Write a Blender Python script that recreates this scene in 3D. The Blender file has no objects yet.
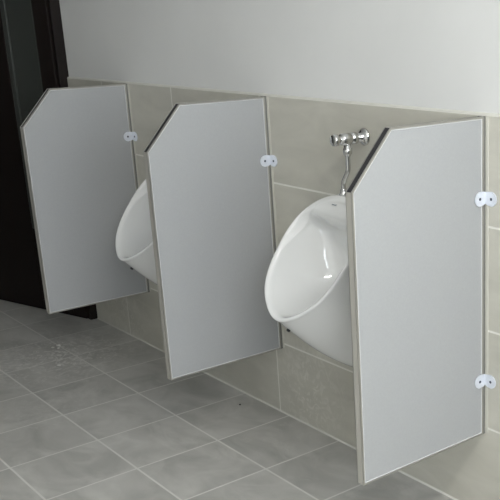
import bpy, bmesh, math, random
from mathutils import Vector, Matrix
random.seed(3)
SC = bpy.context.scene
COL = SC.collection
PI = math.pi

# ------------------------------------------------------------------ materials
def new_mat(name, color=(.8, .8, .8), rough=.5, metal=0.0, spec=.5, coat=0.0):
    m = bpy.data.materials.new(name); m.use_nodes = True
    b = m.node_tree.nodes['Principled BSDF']
    b.inputs['Base Color'].default_value = (*color, 1)
    b.inputs['Roughness'].default_value = rough
    b.inputs['Metallic'].default_value = metal
    b.inputs['Specular IOR Level'].default_value = spec
    b.inputs['Coat Weight'].default_value = coat
    return m

def nd(m, t, **kw):
    n = m.node_tree.nodes.new(t)
    for k, v in kw.items(): setattr(n, k, v)
    return n

def lk(m, a, b): m.node_tree.links.new(a, b)

def noisy(m, scale, c1, c2, detail=4, rough_rng=None, bump=0, coords='Object', stretch=(1, 1, 1), dist=0.0):
    b = m.node_tree.nodes['Principled BSDF']
    tc = nd(m, 'ShaderNodeTexCoord'); mp = nd(m, 'ShaderNodeMapping')
    mp.inputs['Scale'].default_value = stretch
    n = nd(m, 'ShaderNodeTexNoise'); n.inputs['Scale'].default_value = scale
    n.inputs['Detail'].default_value = detail; n.inputs['Distortion'].default_value = dist
    r = nd(m, 'ShaderNodeValToRGB')
    r.color_ramp.elements[0].position = .3; r.color_ramp.elements[1].position = .7
    r.color_ramp.elements[0].color = (*c1, 1); r.color_ramp.elements[1].color = (*c2, 1)
    lk(m, tc.outputs[coords], mp.inputs['Vector']); lk(m, mp.outputs[0], n.inputs['Vector'])
    lk(m, n.outputs['Fac'], r.inputs[0]); lk(m, r.outputs[0], b.inputs['Base Color'])
    if rough_rng:
        mr = nd(m, 'ShaderNodeMapRange'); mr.inputs['To Min'].default_value = rough_rng[0]; mr.inputs['To Max'].default_value = rough_rng[1]
        lk(m, n.outputs['Fac'], mr.inputs['Value']); lk(m, mr.outputs[0], b.inputs['Roughness'])
    if bump:
        bp = nd(m, 'ShaderNodeBump'); bp.inputs['Strength'].default_value = bump; bp.inputs['Distance'].default_value = .002
        lk(m, n.outputs['Fac'], bp.inputs['Height']); lk(m, bp.outputs[0], b.inputs['Normal'])
    return m

def tile_mat(name, axes, size, origin, joint, c1, c2, cj, rough, streak=(1, 1, 1), vein=None, xmax=None, patch=None):
    """Tiles laid on two object axes; colour varies softly in each tile, joints are paler grout."""
    m = new_mat(name, c1, rough[0]); b = m.node_tree.nodes['Principled BSDF']
    tc = nd(m, 'ShaderNodeTexCoord'); sp = nd(m, 'ShaderNodeSeparateXYZ'); lk(m, tc.outputs['Object'], sp.inputs[0])
    def math_(op, a, bb=None):
        n = nd(m, 'ShaderNodeMath', operation=op)
        for i, v in enumerate((a, bb)):
            if v is None: continue
            if isinstance(v, (int, float)): n.inputs[i].default_value = v
            else: lk(m, v, n.inputs[i])
        return n.outputs[0]
    ids, ds = [], []
    for ax, s, o in zip(axes, size, origin):
        src = sp.outputs[ax]
        if xmax is not None and ax == 0: src = math_('MINIMUM', src, xmax)     # one long tile beyond the last joint
        u = math_('DIVIDE', math_('SUBTRACT', src, o), s)
        fl = math_('FLOOR', u); ids.append(fl)
        fr = math_('SUBTRACT', u, fl)
        ds.append(math_('MULTIPLY', math_('MINIMUM', fr, math_('SUBTRACT', 1.0, fr)), s))
    d = math_('MINIMUM', ds[0], ds[1])
    jn = nd(m, 'ShaderNodeMapRange'); jn.interpolation_type = 'SMOOTHSTEP'
    jn.inputs['From Min'].default_value = joint * .5; jn.inputs['From Max'].default_value = joint * .5 + .0012
    jn.inputs['To Min'].default_value = 1; jn.inputs['To Max'].default_value = 0
    lk(m, d, jn.inputs['Value'])
    cid = nd(m, 'ShaderNodeCombineXYZ'); lk(m, ids[0], cid.inputs[0]); lk(m, ids[1], cid.inputs[1])
    wn = nd(m, 'ShaderNodeTexWhiteNoise', noise_dimensions='3D'); lk(m, cid.outputs[0], wn.inputs['Vector'])
    off = nd(m, 'ShaderNodeVectorMath', operation='MULTIPLY_ADD')
    lk(m, wn.outputs['Color'], off.inputs[0]); off.inputs[1].default_value = (9, 9, 9)
    mp = nd(m, 'ShaderNodeMapping'); mp.inputs['Scale'].default_value = streak
    lk(m, tc.outputs['Object'], mp.inputs['Vector']); lk(m, mp.outputs[0], off.inputs[2])
    n1 = nd(m, 'ShaderNodeTexNoise'); n1.inputs['Scale'].default_value = 5; n1.inputs['Detail'].default_value = 6
    n1.inputs['Distortion'].default_value = .8; lk(m, off.outputs[0], n1.inputs['Vector'])
    r = nd(m, 'ShaderNodeValToRGB'); r.color_ramp.elements[0].position = .3; r.color_ramp.elements[1].position = .7
    r.color_ramp.elements[0].color = (*c1, 1); r.color_ramp.elements[1].color = (*c2, 1)
    lk(m, n1.outputs['Fac'], r.inputs[0])
    col = r.outputs[0]
    # tile to tile shift
    hv = nd(m, 'ShaderNodeHueSaturation'); lk(m, col, hv.inputs['Color'])
    lk(m, math_('ADD', math_('MULTIPLY', wn.outputs['Value'], .08), .96), hv.inputs['Value'])
    col = hv.outputs[0]
    if vein:
        n2 = nd(m, 'ShaderNodeTexNoise'); n2.inputs['Scale'].default_value = vein[0]; n2.inputs['Detail'].default_value = 8
        n2.inputs['Roughness'].default_value = .62; n2.inputs['Distortion'].default_value = 1.6
        lk(m, off.outputs[0], n2.inputs['Vector'])
        rg = nd(m, 'ShaderNodeMapRange'); rg.inputs['From Min'].default_value = .52; rg.inputs['From Max'].default_value = .72
        rg.inputs['To Max'].default_value = vein[1]; lk(m, n2.outputs['Fac'], rg.inputs['Value'])
        mx = nd(m, 'ShaderNodeMix', data_type='RGBA'); lk(m, rg.outputs[0], mx.inputs[0]); lk(m, col, mx.inputs[6])
        mx.inputs[7].default_value = (*vein[2], 1); col = mx.outputs[2]
    if patch:      # dried splashes: (centre, radius, colour, strength)
        for (c, rad, pc, st) in patch:
            vs = nd(m, 'ShaderNodeVectorMath', operation='DISTANCE'); lk(m, tc.outputs['Object'], vs.inputs[0]); vs.inputs[1].default_value = c
            n3 = nd(m, 'ShaderNodeTexNoise'); n3.inputs['Scale'].default_value = 22; n3.inputs['Detail'].default_value = 5
            n3.inputs['Distortion'].default_value = 2.5; lk(m, tc.outputs['Object'], n3.inputs['Vector'])
            m1 = nd(m, 'ShaderNodeMapRange'); m1.inputs['From Min'].default_value = 0; m1.inputs['From Max'].default_value = rad
            m1.inputs['To Min'].default_value = 1; m1.inputs['To Max'].default_value = 0; lk(m, vs.outputs['Value'], m1.inputs['Value'])
            m2 = nd(m, 'ShaderNodeMapRange'); m2.inputs['From Min'].default_value = .5; m2.inputs['From Max'].default_value = .62
            m2.inputs['To Max'].default_value = st; lk(m, n3.outputs['Fac'], m2.inputs['Value'])
            mx = nd(m, 'ShaderNodeMix', data_type='RGBA'); lk(m, math_('MULTIPLY', m1.outputs[0], m2.outputs[0]), mx.inputs[0])
            lk(m, col, mx.inputs[6]); mx.inputs[7].default_value = (*pc, 1); col = mx.outputs[2]
    mj = nd(m, 'ShaderNodeMix', data_type='RGBA'); lk(m, jn.outputs[0], mj.inputs[0]); lk(m, col, mj.inputs[6])
    mj.inputs[7].default_value = (*cj, 1); lk(m, mj.outputs[2], b.inputs['Base Color'])
    mr = nd(m, 'ShaderNodeMapRange'); mr.inputs['To Min'].default_value = rough[0]; mr.inputs['To Max'].default_value = rough[1]
    lk(m, n1.outputs['Fac'], mr.inputs['Value'])
    lk(m, math_('MAXIMUM', mr.outputs[0], math_('MULTIPLY', jn.outputs[0], .75)), b.inputs['Roughness'])
    bp = nd(m, 'ShaderNodeBump'); bp.inputs['Strength'].default_value = .35; bp.inputs['Distance'].default_value = .001
    lk(m, math_('SUBTRACT', 1.0, jn.outputs[0]), bp.inputs['Height']); lk(m, bp.outputs[0], b.inputs['Normal'])
    return m

ZT = 1.154            # top of the tiled band
RH = .2915            # tile row height
M = {}
M['floor'] = tile_mat('floor_tile', (0, 1), (.3, .3), (-.5888, 0), .0055, (.335, .33, .308), (.50, .492, .465), (.63, .62, .59),
                      (.30, .5), (1, 1.6, 1), (3.2, .45, (.60, .595, .56)),
                      patch=[((-2.15, -.36, 0), .42, (.70, .69, .66), .8), ((-1.6, -.62, 0), .3, (.55, .54, .51), .4)])
M['wall_tile'] = tile_mat('beige_wall_tile', (0, 2), (.6138, RH), (-.945, ZT - 4 * RH), .005, (.435, .422, .368), (.525, .51, .45), (.70, .69, .64),
                          (.28, .45), (.8, 1, 2.2), (3, .3, (.56, .545, .46)), xmax=-.6,
                          patch=[((-.75, 0, .13), .26, (.70, .68, .63), .5), ((-2.2, 0, .12), .3, (.62, .60, .54), .6)])
M['paint'] = noisy(new_mat('white_paint', rough=.75), 3, (.66, .662, .65), (.69, .692, .68), bump=.03)
M['ceiling'] = noisy(new_mat('ceiling_paint', rough=.8), 4, (.78, .78, .77), (.82, .82, .81))
M['grout'] = new_mat('pale_grout', (.60, .59, .54), .8)
M['board'] = noisy(new_mat('grey_laminate', rough=.42), 240, (.32, .328, .334), (.335, .343, .349), detail=2)
M['sealant'] = new_mat('pale_sealant', (.52, .51, .455), .65)
M['shade_strip'] = new_mat('grey_joint_shade', (.20, .20, .185), .7)  # grey painted as the shade between panel edge and tiles
M['cover'] = noisy(new_mat('satin_cover', rough=.4, metal=.3), 30, (.46, .445, .40), (.50, .485, .44), stretch=(1, 1, .1))
M['bead'] = new_mat('white_bead', (.56, .565, .57), .45)
M['alu'] = noisy(new_mat('satin_aluminium', rough=.3, metal=.85), 30, (.40, .39, .36), (.46, .45, .42), rough_rng=(.26, .36), stretch=(1, 1, .1))
M['bracket'] = noisy(new_mat('zinc_bracket', rough=.35, metal=.35), 60, (.66, .69, .75), (.74, .77, .83))
M['screw'] = new_mat('dark_screw', (.07, .08, .11), .4, .6)
M['ceramic'] = noisy(new_mat('white_ceramic', rough=.1, coat=.35), 2, (.72, .725, .72), (.75, .755, .75))
M['ceramic'].node_tree.nodes['Principled BSDF'].inputs['Coat Roughness'].default_value = .04
M['chrome'] = noisy(new_mat('polished_chrome', rough=.07, metal=1), 12, (.60, .60, .59), (.68, .68, .67), rough_rng=(.05, .1))
M['dark'] = new_mat('black_and_slot_shade', (.02, .02, .022), .5)  # plain black, also painted as shade in the cut-corner slot
M['logo'] = new_mat('grey_print', (.16, .19, .22), .4)
M['wood'] = noisy(new_mat('dark_brown_wood', spec=.2), 6, (.0075, .0052, .0045), (.011, .0075, .0065), stretch=(6, 6, .5), rough_rng=(.5, .6))
M['glass'] = noisy(new_mat('dark_frosted_glass', rough=.35, spec=.5), 3, (.034, .038, .034), (.044, .048, .043))
M['flake'] = new_mat('white_plaster', (.62, .61, .58), .8)
M['white_frame'] = new_mat('white_window_frame', (.75, .76, .76), .35)

# ------------------------------------------------------------------ helpers
def link(name, bm, mat, parent=None, smooth=False, loc=None):
    bmesh.ops.recalc_face_normals(bm, faces=bm.faces)
    me = bpy.data.meshes.new(name); bm.to_mesh(me); bm.free()
    me.materials.append(mat)
    if smooth:
        for p in me.polygons: p.use_smooth = True
    o = bpy.data.objects.new(name, me); COL.objects.link(o)
    if parent: o.parent = parent
    if loc: o.location = loc
    return o

def thing(name, label, cat, loc, group=None):
    o = bpy.data.objects.new(name, None); COL.objects.link(o)
    o.empty_display_size = .1
    o.location = loc; o['label'] = label; o['category'] = cat
    if group: o['group'] = group
    return o

def struct(name, bm, mat, parent=None):
    o = link(name, bm, mat, parent)
    if not parent: o['kind'] = 'structure'
    return o

def box(bm, a, b, bev=0, seg=2):
    x0, y0, z0 = a; x1, y1, z1 = b
    vs = [bm.verts.new(p) for p in ((x0, y0, z0), (x1, y0, z0), (x1, y1, z0), (x0, y1, z0), (x0, y0, z1), (x1, y0, z1), (x1, y1, z1), (x0, y1, z1))]
    fs = [bm.faces.new([vs[i] for i in q]) for q in ((3, 2, 1, 0), (4, 5, 6, 7), (0, 1, 5, 4), (1, 2, 6, 5), (2, 3, 7, 6), (3, 0, 4, 7))]
    if bev:
        es = list({e for f in fs for e in f.edges})
        bmesh.ops.bevel(bm, geom=es, offset=bev, segments=seg, affect='EDGES', profile=.5)

def B(a, b, bev=0):
    bm = bmesh.new(); box(bm, a, b, bev); return bm

def prism(bm, pts, x0, x1, bev=0):
    """closed (y,z) outline extruded along x"""
    l = [bm.verts.new((x0, y, z)) for y, z in pts]; r = [bm.verts.new((x1, y, z)) for y, z in pts]
    fs = [bm.faces.new(l), bm.faces.new(r[::-1])]; n = len(pts)
    for i in range(n): fs.append(bm.faces.new((l[i], l[(i + 1) % n], r[(i + 1) % n], r[i])))
    if bev:
        bmesh.ops.bevel(bm, geom=list({e for f in fs for e in f.edges}), offset=bev, segments=2, affect='EDGES', profile=.5)

def inset(pts, d):
    """inward offset of a convex counter-clockwise (y,z) outline"""
    n = len(pts); out = []
    cy = sum(p[0] for p in pts) / n; cz = sum(p[1] for p in pts) / n
    L = []
    for i in range(n):
        a, b = pts[i], pts[(i + 1) % n]
        dy, dz = b[0] - a[0], b[1] - a[1]; l = math.hypot(dy, dz); ny, nz = -dz / l, dy / l
        if (cy - a[0]) * ny + (cz - a[1]) * nz < 0: ny, nz = -ny, -nz
        L.append((ny, nz, ny * a[0] + nz * a[1] + d))
    for i in range(n):
        a, b = L[i - 1], L[i]
        det = a[0] * b[1] - a[1] * b[0]
        out.append(((a[2] * b[1] - a[1] * b[2]) / det, (a[0] * b[2] - a[2] * b[0]) / det))
    return out

def ring(bm, outer, inner, sections):
    """closed frame: sections = list of (k, x), k 0 on the outer outline, 1 on the inner one, going once round the profile"""
    n = len(outer); rows = []
    for k, x in sections:
        rows.append([bm.verts.new((x, o[0] + (i[0] - o[0]) * k, o[1] + (i[1] - o[1]) * k)) for o, i in zip(outer, inner)])
    m = len(rows)
    for j in range(m):
        for i in range(n):
            bm.faces.new((rows[j][i], rows[j][(i + 1) % n], rows[(j + 1) % m][(i + 1) % n], rows[(j + 1) % m][i]))

def lathe(bm, prof, origin, axis, seg=32):
    """profile of (distance along axis, radius)"""
    ax = Vector(axis).normalized(); u = ax.orthogonal().normalized(); v = ax.cross(u); o = Vector(origin)
    rows = []
    for d, r in prof:
        if r < 1e-6: rows.append([bm.verts.new(o + ax * d)])
        else: rows.append([bm.verts.new(o + ax * d + (u * math.cos(t) + v * math.sin(t)) * r) for t in (2 * PI * i / seg for i in range(seg))])
    for a, b in zip(rows, rows[1:]):
        for i in range(seg):
            j = (i + 1) % seg
            if len(a) == 1 and len(b) > 1: bm.faces.new((a[0], b[j], b[i]))
            elif len(b) == 1 and len(a) > 1: bm.faces.new((a[i], a[j], b[0]))
            elif len(a) > 1: bm.faces.new((a[i], a[j], b[j], b[i]))
    if len(rows[0]) > 1: bm.faces.new(rows[0])
    if len(rows[-1]) > 1: bm.faces.new(rows[-1][::-1])

def smooth_path(pts, n=8):
    P = [Vector(p) for p in pts]; P = [2 * P[0] - P[1]] + P + [2 * P[-1] - P[-2]]; out = []
    for i in range(1, len(P) - 2):
        for k in range(n):
            t = k / n; a, b, c, d = P[i - 1:i + 3]
            out.append(.5 * ((2 * b) + (c - a) * t + (2 * a - 5 * b + 4 * c - d) * t * t + (3 * b - a - 3 * c + d) * t ** 3))
    return out + [P[-2]]

def tube(bm, path, r, seg=16):
    rows = []; up = Vector((1, 0, 0))
    for i, p in enumerate(path):
        t = (path[min(i + 1, len(path) - 1)] - path[max(i - 1, 0)]).normalized()
        u = (up - t * up.dot(t)).normalized(); v = t.cross(u)
        rows.append([bm.verts.new(p + (u * math.cos(a) + v * math.sin(a)) * r) for a in (2 * PI * k / seg for k in range(seg))])
    for a, b in zip(rows, rows[1:]):
        for i in range(seg): bm.faces.new((a[i], a[(i + 1) % seg], b[(i + 1) % seg], b[i]))
    bm.faces.new(rows[0]); bm.faces.new(rows[-1][::-1])

def copy_tree(o, parent=None):
    c = o.copy(); COL.objects.link(c); c.parent = parent
    for ch in [k for k in bpy.data.objects if k.parent == o]: copy_tree(ch, c)
    return c

# ------------------------------------------------------------------ room
X0, X1, Y0, H = -3.75, 2.75, -3.0, 2.75
DX0, DX1, DH = -3.42, -2.60, 2.08       # doorway in the back wall
struct('floor', B((X0, Y0, -.08), (X1, .9, 0)), M['floor'])
struct('ceiling', B((X0 - .1, Y0 - .1, H), (X1 + .1, .9, H + .08)), M['ceiling'])
bm = bmesh.new()
box(bm, (DX1, .009, 0), (X1, .12, H)); box(bm, (X0, .009, 0), (DX0, .12, H)); box(bm, (DX0, .009, DH), (DX1, .12, H))
struct('wall_back', bm, M['paint'])
bm = bmesh.new(); box(bm, (-2.53, 0, 0), (X1, .009, ZT - .0025))
struct('trim_1', bm, M['wall_tile'])
bm = bmesh.new()                                       # pale grout line on the top edge of the tiles
prism(bm, [(0, ZT - .0035), (.0088, ZT - .0035), (.0088, ZT + .004), (.003, ZT + .002)], -2.53, X1)
struct('trim_2', bm, M['grout'])
bm = bmesh.new()
prism(bm, [(0, 0), (-.004, 0), (0, .005)], -2.53, X1)
struct('trim_3', bm, M['grout'])
struct('wall_left', B((X0 - .1, Y0, 0), (X0, .9, H)), M['wood'])
struct('wall_front', B((X0 - .1, Y0 - .1, 0), (X1 + .1, Y0, H)), M['paint'])
struct('wall_corridor', B((X0, .8, 0), (X1, .9, H)), M['wood'])
# right wall with a wide window in it
WY0, WY1, WZ0, WZ1 = -2.6, -.55, .95, 2.3
bm = bmesh.new()
box(bm, (X1, Y0, 0), (X1 + .12, .12, WZ0)); box(bm, (X1, Y0, WZ1), (X1 + .12, .12, H))
box(bm, (X1, Y0, WZ0), (X1 + .12, WY0, WZ1)); box(bm, (X1, WY1, WZ0), (X1 + .12, .12, WZ1))
struct('wall_right', bm, M['paint'])
bm = bmesh.new()
fw = .05
for a, b in (((WY0, WZ0), (WY0 + fw, WZ1)), ((WY1 - fw, WZ0), (WY1, WZ1)), ((WY0, WZ0), (WY1, WZ0 + fw)), ((WY0, WZ1 - fw), (WY1, WZ1))):
    box(bm, (X1 + .03, a[0], a[1]), (X1 + .09, b[0], b[1]))
ym = (WY0 + WY1) / 2
box(bm, (X1 + .035, ym - .04, WZ0 + fw), (X1 + .085, ym + .04, WZ1 - fw))
struct('window_1', bm, M['white_frame'])

# door frame, then the leaf standing ajar against it
bm = bmesh.new()
box(bm, (DX1, -.035, 0), (-2.53, .12, DH + .07), .0015); box(bm, (DX0 - .07, -.012, 0), (DX0, .12, DH + .07), .004)
box(bm, (DX0, -.012, DH), (DX1, .12, DH + .07), .004)
fr = struct('door_1', bm, M['wood'])
leaf = bpy.data.objects.new('door_leaf', None)
A = Vector((-2.552, -.046, .003)); ang = math.atan2(-.19, -.67)
def leafpart(name, bm, mat, parent):
    bm.transform(Matrix.Translation(A) @ Matrix.Rotation(ang, 4, 'Z'))
    return link(name, bm, mat, parent)
# local frame: x runs along the leaf, +y is the room side after the turn
bm = bmesh.new()
LW, LH, T = .83, 2.06, .036
def lb(x0, z0, x1, z1, y0=-T, y1=0, bev=.003): box(bm, (x0, y0, z0), (x1, y1, z1), bev)
lb(0, 0, .098, LH); lb(.328, 0, LW, LH); lb(.098, 0, .328, .42); lb(.098, LH - .16, .328, LH)
lf = leafpart('leaf', bm, M['wood'], fr)
bm = bmesh.new(); box(bm, (.098, -.024, .42), (.328, -.012, LH - .16))
leafpart('glass_panel', bm, M['glass'], lf)
bm = bmesh.new()
o_, i_ = [(.098, .42), (.328, .42), (.328, LH - .16), (.098, LH - .16)], None
for a, b in (((.098, .42), (.108, LH - .16)), ((.298, .42), (.328, LH - .16)), ((.108, .42), (.298, .432)), ((.108, LH - .172), (.298, LH - .16))):
    box(bm, (a[0], -.013, a[1]), (b[0], -.002, b[1]), .003)
leafpart('glazing_bead', bm, M['glass'], lf)
bm = bmesh.new()
lathe(bm, [(0, .026), (.006, .026), (.009, .022), (.010, .009), (.05, .009)], (LW - .07, 0, 1.02), (0, 1, 0), 20)
tube(bm, smooth_path([(LW - .07, .046, 1.02), (LW - .10, .05, 1.02), (LW - .19, .05, 1.02)]), .009)
leafpart('door_handle', bm, M['chrome'], lf)

# ------------------------------------------------------------------ partitions
TH = .025
D, SY, SZ, ZB, ZP = .4445, .321, 1.013, .260, 1.150
OUT = [(-.007, ZB), (-.007, ZP), (-SY, ZP), (-D, SZ), (-D, ZB)]
def build_partition():
    root = thing('urinal_partition', '', 'partition', (0, 0, 0), 'grey urinal partitions on the tiled wall')
    mid = inset(OUT, .0052)
    bm = bmesh.new(); prism(bm, inset(OUT, .0055), -TH + .002, -.002)
    link('board', bm, M['board'], root)
    bm = bmesh.new()
    ring(bm, OUT, mid, [(.16, -TH), (1, -TH), (1, -TH + .0022), (.45, -TH + .0022), (.45, -.0022), (1, -.0022), (1, 0), (.16, 0), (0, -.0016),
                        (0, -.0036), (.9, -.0040), (.9, -TH + .0040), (0, -TH + .0036), (0, -TH + .0016)])
    link('edge_trim', bm, M['alu'], root)
    a_, b_ = (-D, ZB + .002), (-D, SZ - .001)          # flat cover in the slot of the front edge
    link('cover_strip', B((-TH + .0038, -D + .0003, ZB + .002), (-.0038, -D + .0045, SZ - .002)), M['cover'], root)
    bm = bmesh.new()                                     # dark strip painted as the shade inside the slot of the cut corner
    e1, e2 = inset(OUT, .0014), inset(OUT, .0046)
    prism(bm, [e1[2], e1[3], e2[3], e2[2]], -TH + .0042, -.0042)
    g = link('shade_strip', bm, M['dark'], root); g['label'] = 'dark strip painted as slot shade in the cut corner'
    bm = bmesh.new()                                     # pale sealant beads where the panel meets the tiles
    for xa, xb in ((.0015, .0115), (-TH - .0115, -TH - .0015)):
        box(bm, (xa, -.0025, ZB + .004), (xb, .0, ZP - .001), .0012)
    link('sealant', bm, M['sealant'], root)
    link('joint_shade', B((-TH + .001, -.0075, ZB), (-.001, 0, ZP)), M['shade_strip'], root)  # grey strip painted as the shadow in the open joint at the wall
    bm = bmesh.new()
    ring(bm, inset(OUT, .0053), inset(OUT, .0078), [(0, -.0022), (0, -.0006), (.3, -.0002), (.7, -.0002), (1, -.001), (1, -.0022)])
    ring(bm, inset(OUT, .0053), inset(OUT, .0078), [(0, -TH + .0022), (0, -TH + .0006), (1, -TH + .001), (1, -TH + .0022)])
    link('seal_bead', bm, M['bead'], root)
    for zc in (.938, .425):
        bm = bmesh.new()
        def tab(plane):
            n = 20; hw, hh = .0205, .0195
            pts = []
            # rounded lobe on the outside, a little waist where the two tabs meet
            for k in range(n + 1):
                t = -PI / 2 + PI * k / n
                pts.append((.0225 + .0195 * math.cos(t), hh * math.sin(t)))
            pts += [(.010, hh - .001), (0, hh - .003), (0, -hh + .007), (.010, -hh + .002)]
            a, b = [], []
            for u, w in pts:
                if plane == 'wall': a.append(bm.verts.new((u, -.0008, zc + w))); b.append(bm.verts.new((u, -.0045, zc + w)))
                else: a.append(bm.verts.new((.0003, -u, zc + w))); b.append(bm.verts.new((.003, -u, zc + w)))
            fs = [bm.faces.new(a), bm.faces.new(b[::-1])]
            for i in range(len(a)): j = (i + 1) % len(a); fs.append(bm.faces.new((a[i], a[j], b[j], b[i])))
            bmesh.ops.bevel(bm, geom=list(fs[1].edges), offset=.0009, segments=2, affect='EDGES', profile=.5)
        tab('wall'); tab('face')
        br = link('bracket', bm, M['bracket'], root)
        for wall in (True, False):
            bm = bmesh.new()
            o, ax = ((.024, -.0043, zc), (0, -1, 0)) if wall else ((.0028, -.024, zc), (1, 0, 0))
            lathe(bm, [(0, .0040), (.0008, .0040), (.0018, .0028), (.0019, 0)], o, ax, 16)
            link('screw', bm, M['screw'], br, True)
    return root
P = build_partition()
parts = [P, copy_tree(P), copy_tree(P)]
for o, x, lab in zip(parts, (.1100, -.9010, -1.9240),
        ('nearest grey partition panel with cut corner, two pale brackets, at the right edge',
         'middle grey partition panel with cut corner, between the two white urinals',
         'farthest grey partition panel with cut corner, beside the dark brown door')):
    o.location = (x, 0, 0); o['label'] = lab

# ------------------------------------------------------------------ urinals
def s_of(cs, pz):
    return (1 - math.copysign(abs(cs) ** pz, cs)) / 2
def rim_at(th):
    W, zc, Hh, p, pz, a1, a2, a3, e, e2, k = .16615, .72261, .1655, .912, .57566, .5753, -.28335, .10417, .22419, -.23919, -.14039
    sn, cs = math.sin(th), math.cos(th)
    z = zc + Hh * math.copysign(abs(cs) ** pz, cs)
    x = W * math.copysign(abs(sn) ** p, sn) * (1 + e * cs + e2 * cs * cs) * (1.0 + .035 * math.exp(-((s_of(cs, pz) - .40) / .18) ** 2))
    s = (zc + Hh - z) / (2 * Hh)
    return Vector((x, -(.08 + a1 * s + a2 * s * s + a3 * s ** 3 + k * math.sqrt(s + 1e-6)), z))
NR = 120
_d = [rim_at(2 * PI * i / 6000) for i in range(6001)]
_l = [0.0]
for _a, _b in zip(_d, _d[1:]): _l.append(_l[-1] + (_b - _a).length)
RIM, _k = [], 0
for i in range(NR):                                    # even steps along the rim
    t = _l[-1] * i / NR
    while _l[_k + 1] < t: _k += 1
    RIM.append(_d[_k].lerp(_d[_k + 1], (t - _l[_k]) / max(1e-9, _l[_k + 1] - _l[_k])))
RIM = [(RIM[i - 1] + RIM[i] * 2 + RIM[(i + 1) % NR]) / 4 for i in range(NR)]
def back_at(i):
    th = 2 * PI * i / NR
    return Vector((.152 * math.sin(th) * (1 + .12 * math.cos(th)), -.0005, .592 + .288 * math.cos(th)))
def build_urinal():
    root = thing('urinal', '', 'urinal', (0, 0, 0), 'white ceramic urinals on the tiled wall')
    N = NR; cen = Vector((0, -.06, .690)); rows = []
    S = [max(0, min(1, (.888 - p.z) / .331)) for p in RIM]
    def loop(f): rows.append([f(i) for i in range(N)])
    loop(back_at)
    K = 14
    for k in range(1, K):                       # outer shell, a swelling curve from wall to rim
        t = k / K
        def f(i, t=t):
            a, b, s = back_at(i), RIM[i], S[i]
            th = 2 * PI * i / N
            out = Vector((math.sin(th), 0, math.cos(th) * .6)).normalized()
            return a.lerp(b, t) + out * (.010 * math.sin(PI * t)) + Vector((0, -.006, -.012)) * s * s * math.sin(PI * t)
        loop(f)
    def sc(i, k, c=None):
        p = RIM[i]; c2 = Vector((0, p.y, cen.z))
        return c2 + (p - c2) * k
    def sm(t):
        t = max(0, min(1, t)); return t * t * (3 - 2 * t)
    def brow(i, q, k=1):                       # broad front-facing band at the top, hollow below it
        w = sm(1 - S[i] / .5) * k
        if q.z > .832: y = -.094 - .020 * sm((.872 - q.z) / .04)
        else: y = -.114 + .070 * sm((.832 - q.z) / .075)
        if q.z < .757: y = -.044 + (.044 - .030) * sm((.757 - q.z) / .10)
        return Vector((q.x, q.y + (y - q.y) * w, q.z))
    # the rounded lip: outer edge, crest, inner edge
    for off_r, off_y, off_z in ((1.0, .004, -.004), (1.006, 0, 0), (1.0, -.0045, .001), (.985, -.0075, .002), (.96, -.0085, .002), (.935, -.007, .001), (.915, -.003, 0), (.903, .004, 0)):
        loop(lambda i, a=off_r, d=off_y, z=off_z: brow(i, sc(i, a) + Vector((0, d, z)), min(1, max(0, (.985 - a) / .05))))
    K = 56
    yb, base = -.030, Vector((0, -.030, .655))
    for k in range(1, K):
        ph = (PI / 2) * k / K
        def f(i, ph=ph):
            p = sc(i, .903); p.y += .004
            r = math.cos(ph) ** .75; g = math.sin(ph) ** .9
            low = S[i] ** 2 * math.sin(ph * 2) * .045          # the sump dips below the lip
            return brow(i, Vector((p.x * r, p.y + (yb - p.y) * g, base.z + (p.z - base.z) * r - low)))
        loop(f)
    bm = bmesh.new()
    V = [[bm.verts.new(p) for p in r] for r in rows]
    for a, b in zip(V, V[1:]):
        for i in range(N): bm.faces.new((a[i], a[(i + 1) % N], b[(i + 1) % N], b[i]))
    c = bm.verts.new(base)
    for i in range(N): bm.faces.new((V[-1][i], V[-1][(i + 1) % N], c))
    bm.faces.new(V[0])
    bowl = link('bowl', bm, M['ceramic'], root, True)
    # outlet strainer in the bottom of the bowl
    bm = bmesh.new(); lathe(bm, [(0, .024), (.003, .024), (.005, .020), (.005, 0)], (0, -.20, .548), (0, -.25, 1), 24)
    link('drain_strainer', bm, M['chrome'], root, True)
    # fixing hole plug under the lip
    bm = bmesh.new(); lathe(bm, [(0, .006), (.004, .006), (.006, .004), (.006, 0)], (.005, -.307, .5265), (.05, -.7, -.71), 16)
    link('hole_plug', bm, M['dark'], root, True)
    return root, bowl
U, bowl = build_urinal()
# small maker's mark near the top of the bowl
def mark_on(root):
    bm = bmesh.new()
    dep = .0
    for k, (u, w, l, h) in enumerate(((-.011, 0, .0035, .0042), (-.0062, 0, .0034, .0036), (-.0018, 0, .0034, .0036), (.0026, 0, .0034, .0036), (.0072, .0004, .0036, .0046))):
        box(bm, (u, -.0007, w - h / 2), (u + l, 0, w + h / 2), .0002)
        if k in (0, 2, 4):
            pass
    o = link('printed_mark', bm, M['logo'], root)
    return o
mk = mark_on(U)
UX = (-.3975, -1.4050)
U2 = copy_tree(U)
for o, x, lab in ((U, UX[0], 'larger white ceramic urinal between the middle and the nearest grey partition'),
                  (U2, UX[1], 'white ceramic urinal between the farthest and the middle partition, half hidden')):
    o.location = (x, 0, 0); o['label'] = lab

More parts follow.
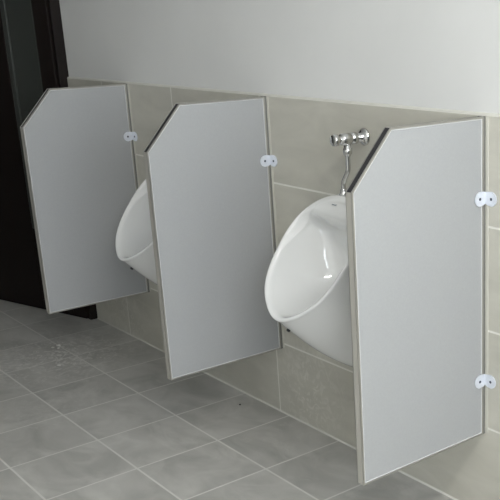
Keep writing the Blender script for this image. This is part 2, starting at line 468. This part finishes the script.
# ------------------------------------------------------------------ flush valves
def build_valve():
    root = thing('flush_valve', '', 'flush valve', (0, 0, 0), 'chrome flush valves above the urinals')
    Z = 1.058; ax = (0, -1, 0)
    bm = bmesh.new(); lathe(bm, [(.0005, .026), (.004, .026), (.009, .022), (.013, .015), (.014, .0125), (.040, .0125)], (0, 0, Z), ax)
    link('wall_flange', bm, M['chrome'], root, True)
    bm = bmesh.new(); lathe(bm, [(.032, .013), (.034, .0175), (.050, .0175), (.052, .014), (.056, .014), (.060, .0175), (.086, .0175), (.089, .0145), (.090, .010), (.104, .010)], (0, 0, Z), ax)
    link('valve_body', bm, M['chrome'], root, True)
    bm = bmesh.new(); lathe(bm, [(.098, .010), (.100, .0165), (.114, .0175), (.118, .0155), (.1195, .010), (.120, 0)], (0, 0, Z), ax)
    link('push_button', bm, M['chrome'], root, True)
    bm = bmesh.new(); lathe(bm, [(0, .0105), (.018, .0105), (.020, .0135), (.036, .0135), (.038, .0095), (.042, .0095)], (0, -.066, Z - .008), (0, 0, -1), 28)
    link('coupling_nut', bm, M['chrome'], root, True)
    bm = bmesh.new()
    tube(bm, smooth_path([(0, -.066, Z - .045), (0, -.066, 1.0), (0, -.066, .972), (-.004, -.0665, .960), (-.020, -.068, .934), (-.024, -.068, .922), (-.024, -.068, .908), (-.024, -.068, .900), (-.024, -.068, .892)], 6), .0072)
    link('flush_pipe', bm, M['chrome'], root, True)
    bm = bmesh.new(); lathe(bm, [(0, .0145), (.004, .0150), (.010, .012), (.018, .0095), (.022, .0085)], (-.024, -.068, .8885), (0, 0, 1), 24)
    link('inlet_collar', bm, M['chrome'], root, True)
    return root
V1 = build_valve(); V2 = copy_tree(V1)
V1.location = (-.388, 0, 0); V1['label'] = 'chrome flush valve and bent pipe above the larger urinal'
V2.location = (-1.35, 0, 0); V2['label'] = 'chrome flush valve hidden behind the middle grey partition'

# ------------------------------------------------------------------ crumbs on the floor
bm = bmesh.new()
for (x, y, r) in [(-2.27, -.30, .013), (-2.235, -.315, .011), (-2.26, -.33, .009), (-2.02, -.40, .010), (-2.05, -.385, .003), (-2.15, -.31, .004), (-2.30, -.27, .004), (-2.18, -.26, .003), (-2.08, -.24, .003)] + \
        [(-2.2 + random.uniform(-.2, .25), -.32 + random.uniform(-.1, .12), random.uniform(.0015, .004)) for _ in range(34)]:
    mt = Matrix.Translation((x, y, r * .25)) @ Matrix.Rotation(random.uniform(0, 3), 4, 'Z') @ Matrix.Diagonal((r, r * random.uniform(.5, .9), r * .4, 1))
    res = bmesh.ops.create_icosphere(bm, subdivisions=1, radius=1, matrix=mt)
    for v in res['verts']: v.co += Vector([random.uniform(-.15, .15) * r for _ in range(3)])
o = link('plaster_crumbs', bm, M['flake'])
o['kind'] = 'stuff'; o['label'] = 'white plaster crumbs scattered on the grey floor before the farthest partition'; o['category'] = 'debris'
bm = bmesh.new()
bmesh.ops.create_icosphere(bm, subdivisions=2, radius=1, matrix=Matrix.Translation((-1.102, -.078, .002)) @ Matrix.Diagonal((.0045, .0035, .003, 1)))
o = link('pebble', bm, M['dark'], None, True); o['label'] = 'tiny dark speck of grit on the floor tile below the middle partition'; o['category'] = 'grit'

# ------------------------------------------------------------------ light
w = bpy.data.worlds.new('sky'); SC.world = w; w.use_nodes = True
w.node_tree.nodes['Background'].inputs[0].default_value = (.90, .95, 1.0, 1)
w.node_tree.nodes['Background'].inputs[1].default_value = 10.0
def area(name, loc, rot, sx, sy, power, col=(1, 1, 1), portal=False):
    l = bpy.data.lights.new(name, 'AREA'); l.shape = 'RECTANGLE'; l.size = sx; l.size_y = sy; l.energy = power; l.color = col
    o = bpy.data.objects.new(name, l); COL.objects.link(o); o.location = loc; o.rotation_euler = rot
    if portal: l.cycles.is_portal = True
    return o
area('window_portal', (X1 + .1, ym, (WZ0 + WZ1) / 2), (0, PI / 2, 0), WZ1 - WZ0, WY1 - WY0, 1, portal=True)
# ceiling lamp: a white batten with a glowing tube cover
lamp = thing('ceiling_lamp', 'white ceiling batten lamp with a long lit cover', 'lamp', (1.75, -1.25, H))
link('lamp_body', B((-.05, -.62, -.05), (.05, .62, 0), .006), M['white_frame'], lamp)
em = new_mat('lamp_cover', (.9, .9, .9), .5)
em.node_tree.nodes['Principled BSDF'].inputs['Emission Color'].default_value = (1, .97, .9, 1)
em.node_tree.nodes['Principled BSDF'].inputs['Emission Strength'].default_value = 80
link('lamp_cover', B((-.04, -.6, -.085), (.04, .6, -.05), .01), em, lamp)

# ------------------------------------------------------------------ camera
C = Vector((1.80294, -1.75999, 1.40360)); yaw, pitch, roll, f, cx, cy = -.831284, .302619, -.0175025, 936.422, 426.967, 306.123
s_, c_ = math.sin(yaw), math.cos(yaw)
fwd = Vector((s_ * math.cos(pitch), c_ * math.cos(pitch), -math.sin(pitch))); rt = Vector((c_, -s_, 0)); up = rt.cross(fwd)
r2 = rt * math.cos(roll) + up * math.sin(roll); u2 = -rt * math.sin(roll) + up * math.cos(roll)
cam = bpy.data.cameras.new('camera'); co = bpy.data.objects.new('camera', cam); COL.objects.link(co)
mw = Matrix.Identity(4)
for i in range(3): mw[i][0] = r2[i]; mw[i][1] = u2[i]; mw[i][2] = -fwd[i]; mw[i][3] = C[i]
co.matrix_world = mw
cam.sensor_width = 36; cam.sensor_fit = 'HORIZONTAL'; cam.lens = f / 500 * 36
cam.shift_x = -(cx - 250) / 500; cam.shift_y = (cy - 250) / 500; cam.clip_start = .02
SC.camera = co

# ---- seat the printed marks on the ceramic, using the bowl's own surface
def seat(m, urinal_bowl, px, pz):
    from mathutils.bvhtree import BVHTree
    me = urinal_bowl.data
    t = BVHTree.FromPolygons([v.co[:] for v in me.vertices], [p.vertices[:] for p in me.polygons])
    hit = t.ray_cast(Vector((px, -1, pz)), Vector((0, 1, 0)))
    if hit[0]:
        n = hit[1] if hit[1].y < 0 else -hit[1]
        z = Vector((0, 0, 1)); y = -n; x = y.cross(z).normalized(); z = x.cross(y)
        mm = Matrix.Identity(4)
        for i in range(3): mm[i][0] = x[i]; mm[i][1] = y[i]; mm[i][2] = z[i]; mm[i][3] = hit[0][i]
        m.matrix_local = mm
for m in [o for o in bpy.data.objects if o.name.startswith('printed_mark')]: seat(m, bowl, -.026, .862)

SC.view_settings.view_transform = 'Standard'; SC.view_settings.look = 'None'
SC.view_settings.gamma = 1; SC.view_settings.use_curve_mapping = False
SC.view_settings.exposure = 0.17
SC.cycles.use_denoising = True
SC.cycles.max_bounces = 10; SC.cycles.diffuse_bounces = 6
SC.cycles.sample_clamp_indirect = 6
